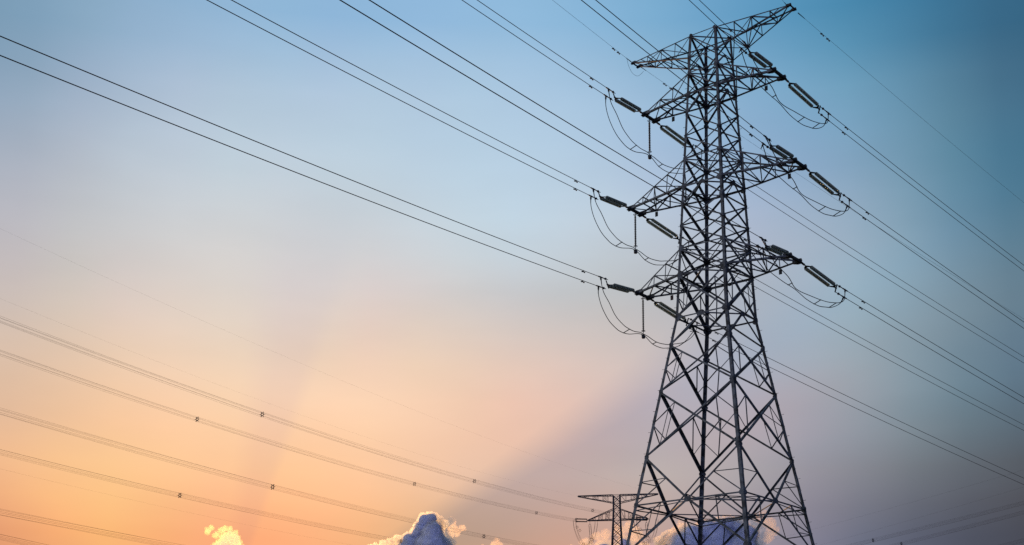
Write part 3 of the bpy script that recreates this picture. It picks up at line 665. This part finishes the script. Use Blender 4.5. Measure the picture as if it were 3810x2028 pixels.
def cloud(name, label, puffs, dist, mat, voxel, d1, d2, seed, core=0, group='sunset clouds low in the sky'):
    """puffs: (x, y, r) as directions on a 2576 wide frame with angular radius, giving lumps around distance dist"""
    bm = bmesh.new(); rr = random.Random(seed); k = 1.479/FPX*dist
    cx, cy_ = sum(p[0] for p in puffs)/len(puffs), sum(p[1] for p in puffs)/len(puffs)
    def world_pt(px, py):
        u, v = px*1.479-IMW/2, py*1.479-IMH/2-CY; uu, vv = u*cr+v*sr, -u*sr+v*cr
        d = r0*(uu/FPX)+f0+u0*(-vv/FPX); return d*dist+V((0, 0, EYE))
    org = world_pt(cx, cy_)
    for p in puffs:
        r = p[2]*k; sub = bmesh.ops.create_icosphere(bm, subdivisions=3, radius=r)
        c = world_pt(p[0], p[1])-org+f0*rr.uniform(-.8, .8)*r
        sq = p[3] if len(p) > 3 else 1.
        bmesh.ops.scale(bm, verts=sub['verts'], vec=(1, 1.3, sq)); bmesh.ops.translate(bm, verts=sub['verts'], vec=c)
    me = bpy.data.meshes.new(name); bm.to_mesh(me); bm.free(); o = bpy.data.objects.new(name, me); COL.objects.link(o); o.location = org
    texs = []
    for i, (size, amp) in enumerate((d1, d2)):
        tx = bpy.data.textures.new(f'{name}_tex', 'CLOUDS'); tx.noise_scale = size*k; tx.noise_depth = 3; texs.append((tx, amp))
    def mods(ob, body=False):
        md = ob.modifiers.new('remesh', 'REMESH'); md.mode = 'VOXEL'; md.voxel_size = voxel*k
        for tx, amp in (texs[:1] if body else texs):
            dm = ob.modifiers.new('disp', 'DISPLACE'); dm.texture = tx; dm.texture_coords = 'GLOBAL'; dm.strength = amp*k; dm.mid_level = .5
    def bake(ob):
        dg = bpy.context.evaluated_depsgraph_get(); m2 = bpy.data.meshes.new_from_object(ob.evaluated_get(dg)); ob.modifiers.clear(); ob.data = m2; m2.name = ob.name; return m2
    mods(o); nm = bake(o)
    nm.materials.clear(); nm.materials.append(mat)
    if core:
        cb = bmesh.new(); rr = random.Random(seed)
        for p in puffs:
            dd = rr.uniform(-.8, .8)*p[2]*k
            if p[2] <= core+12: continue
            r = (p[2]-core)*k; sub = bmesh.ops.create_icosphere(cb, subdivisions=3, radius=r)
            bmesh.ops.scale(cb, verts=sub['verts'], vec=(1, 1.27, p[3] if len(p) > 3 else 1.)); bmesh.ops.translate(cb, verts=sub['verts'], vec=world_pt(p[0], p[1])-org+f0*dd)
        cm = bpy.data.meshes.new('cloud_core'); cb.to_mesh(cm); cb.free(); co = bpy.data.objects.new('cloud_core', cm); COL.objects.link(co); co.location = org
        mods(co, True); sm = co.modifiers.new('smooth', 'SMOOTH'); sm.factor = .6; sm.iterations = 10; cm2 = bake(co); cm2.materials.clear(); cm2.materials.append(CORE); co.location = (0, 0, 0); co.parent = o; cm2.polygons.foreach_set('use_smooth', [True]*len(cm2.polygons))
    return tag(o, label, 'cloud', group)
CORE = material('cloud_body', (.80, .80, .95), 1., 0, (.68, .69, .9), .004, 0, 0.)
CL_A = cloud_material('thin_bright_cloud', .028, .78, (.98, .93, .40), (.9, .5, .35), (.9, .5, .3), .12)  # sunset yellow and orange are put into the scatter colours
CL_B = cloud_material('thick_cloud', .075, .80, (.98, .88, .80), (.75, .85, 1.0), (.6, .7, .9), .03)
CL_C = cloud_material('hazy_pink_cloud', .024, .75, (.98, .84, .74), (.9, .72, .68), (.7, .5, .5), .05)
DIST = 4000.
cloud('cloud', 'small ragged cloud blazing yellow at its edges, at the bottom left', [(523, 1335, 9), (533, 1326, 7), (545, 1345, 9), (552, 1372, 14), (556, 1335, 8), (566, 1330, 9), (580, 1333, 9), (590, 1342, 9), (598, 1352, 8), (604, 1364, 8), (573, 1366, 29), (560, 1400, 40), (606, 1385, 14)], DIST, CL_A, 1.4, (9, 12), (3, 5), 3)
cloud('cloud', 'dome-shaped blue cloud with a bright rim, bottom centre', [(1085, 1307, 20), (1068, 1313, 21), (1104, 1313, 16), (1115, 1320, 13), (1062, 1330, 25), (1052, 1345, 24), (1090, 1340, 30), (1026, 1357, 19), (1005, 1361, 16), (984, 1365, 13), (964, 1369, 11), (946, 1373, 9), (930, 1377, 9), (1090, 1390, 55), (1040, 1400, 50), (1000, 1420, 50)], DIST, CL_B, 1.8, (15, 16), (4.5, 6), 5, 6)
cloud('cloud', 'narrow peach-lit cloud column beside the dome-shaped cloud', [(1136, 1310, 11), (1130, 1323, 13), (1142, 1330, 12), (1128, 1343, 15), (1150, 1341, 10), (1163, 1329, 9), (1124, 1360, 18), (1136, 1366, 14), (1120, 1390, 22)], DIST*.98, CL_C, 1.5, (10, 13), (3.5, 5), 8)
cloud('cloud', 'small peach cloud tip low at the bottom, right of the cloud column', [(1250, 1360, 8), (1243, 1370, 10), (1258, 1372, 9), (1212, 1378, 9), (1235, 1395, 24)], DIST, CL_C, 1.6, (9, 7), (3.5, 3), 9)
cloud('cloud', 'peach cloud bank behind the distant tower', [(1500, 1350, 14, .7), (1475, 1365, 18, .6), (1525, 1345, 13), (1560, 1335, 16), (1585, 1325, 15), (1600, 1345, 20), (1570, 1370, 26), (1520, 1385, 30), (1620, 1380, 18), (1440, 1385, 20, .6), (1560, 1410, 40)], DIST*1.02, CL_C, 1.8, (15, 16), (4.5, 6), 11, 13)
cloud('cloud', 'large blue cloud with pale edges seen through the big tower', [(1680, 1352, 18), (1665, 1365, 18), (1700, 1345, 18), (1720, 1332, 16), (1740, 1345, 28), (1775, 1330, 26), (1810, 1318, 20), (1830, 1318, 20), (1850, 1330, 26), (1880, 1345, 28), (1800, 1360, 45), (1720, 1385, 50), (1860, 1390, 50), (1790, 1410, 60)], DIST, CL_B, 2.0, (17, 16), (5, 6), 13, 6)
cloud('cloud', 'peach-lit cloud shoulder at the right end of the large blue cloud', [(1905, 1312, 14), (1925, 1318, 15), (1940, 1315, 15), (1945, 1335, 15), (1930, 1350, 18), (1910, 1370, 18), (1900, 1395, 24), (1895, 1302, 11), (1915, 1296, 9), (1925, 1290, 7)], DIST*.98, CL_C, 1.8, (13, 14), (4, 5.5), 17)
cloud('cloud', 'peach cloud tower at the left end of the large blue cloud', [(1712, 1318, 9), (1704, 1326, 11), (1696, 1336, 12), (1690, 1347, 13), (1710, 1340, 10), (1720, 1330, 7), (1682, 1360, 12)], DIST*.96, CL_C, 1.6, (11, 13), (4, 5.5), 19)
cloud('cloud', 'narrow peach cloud streak in front of the large blue cloud', [(1862, 1308, 9), (1856, 1320, 10), (1866, 1330, 9), (1858, 1342, 9), (1850, 1354, 7), (1785, 1310, 7, .6), (1798, 1311, 8, .6), (1812, 1309, 8, .6), (1828, 1308, 8, .6), (1844, 1307, 9, .7)], DIST*.96, CL_C, 1.5, (10, 12), (3.5, 5), 23)
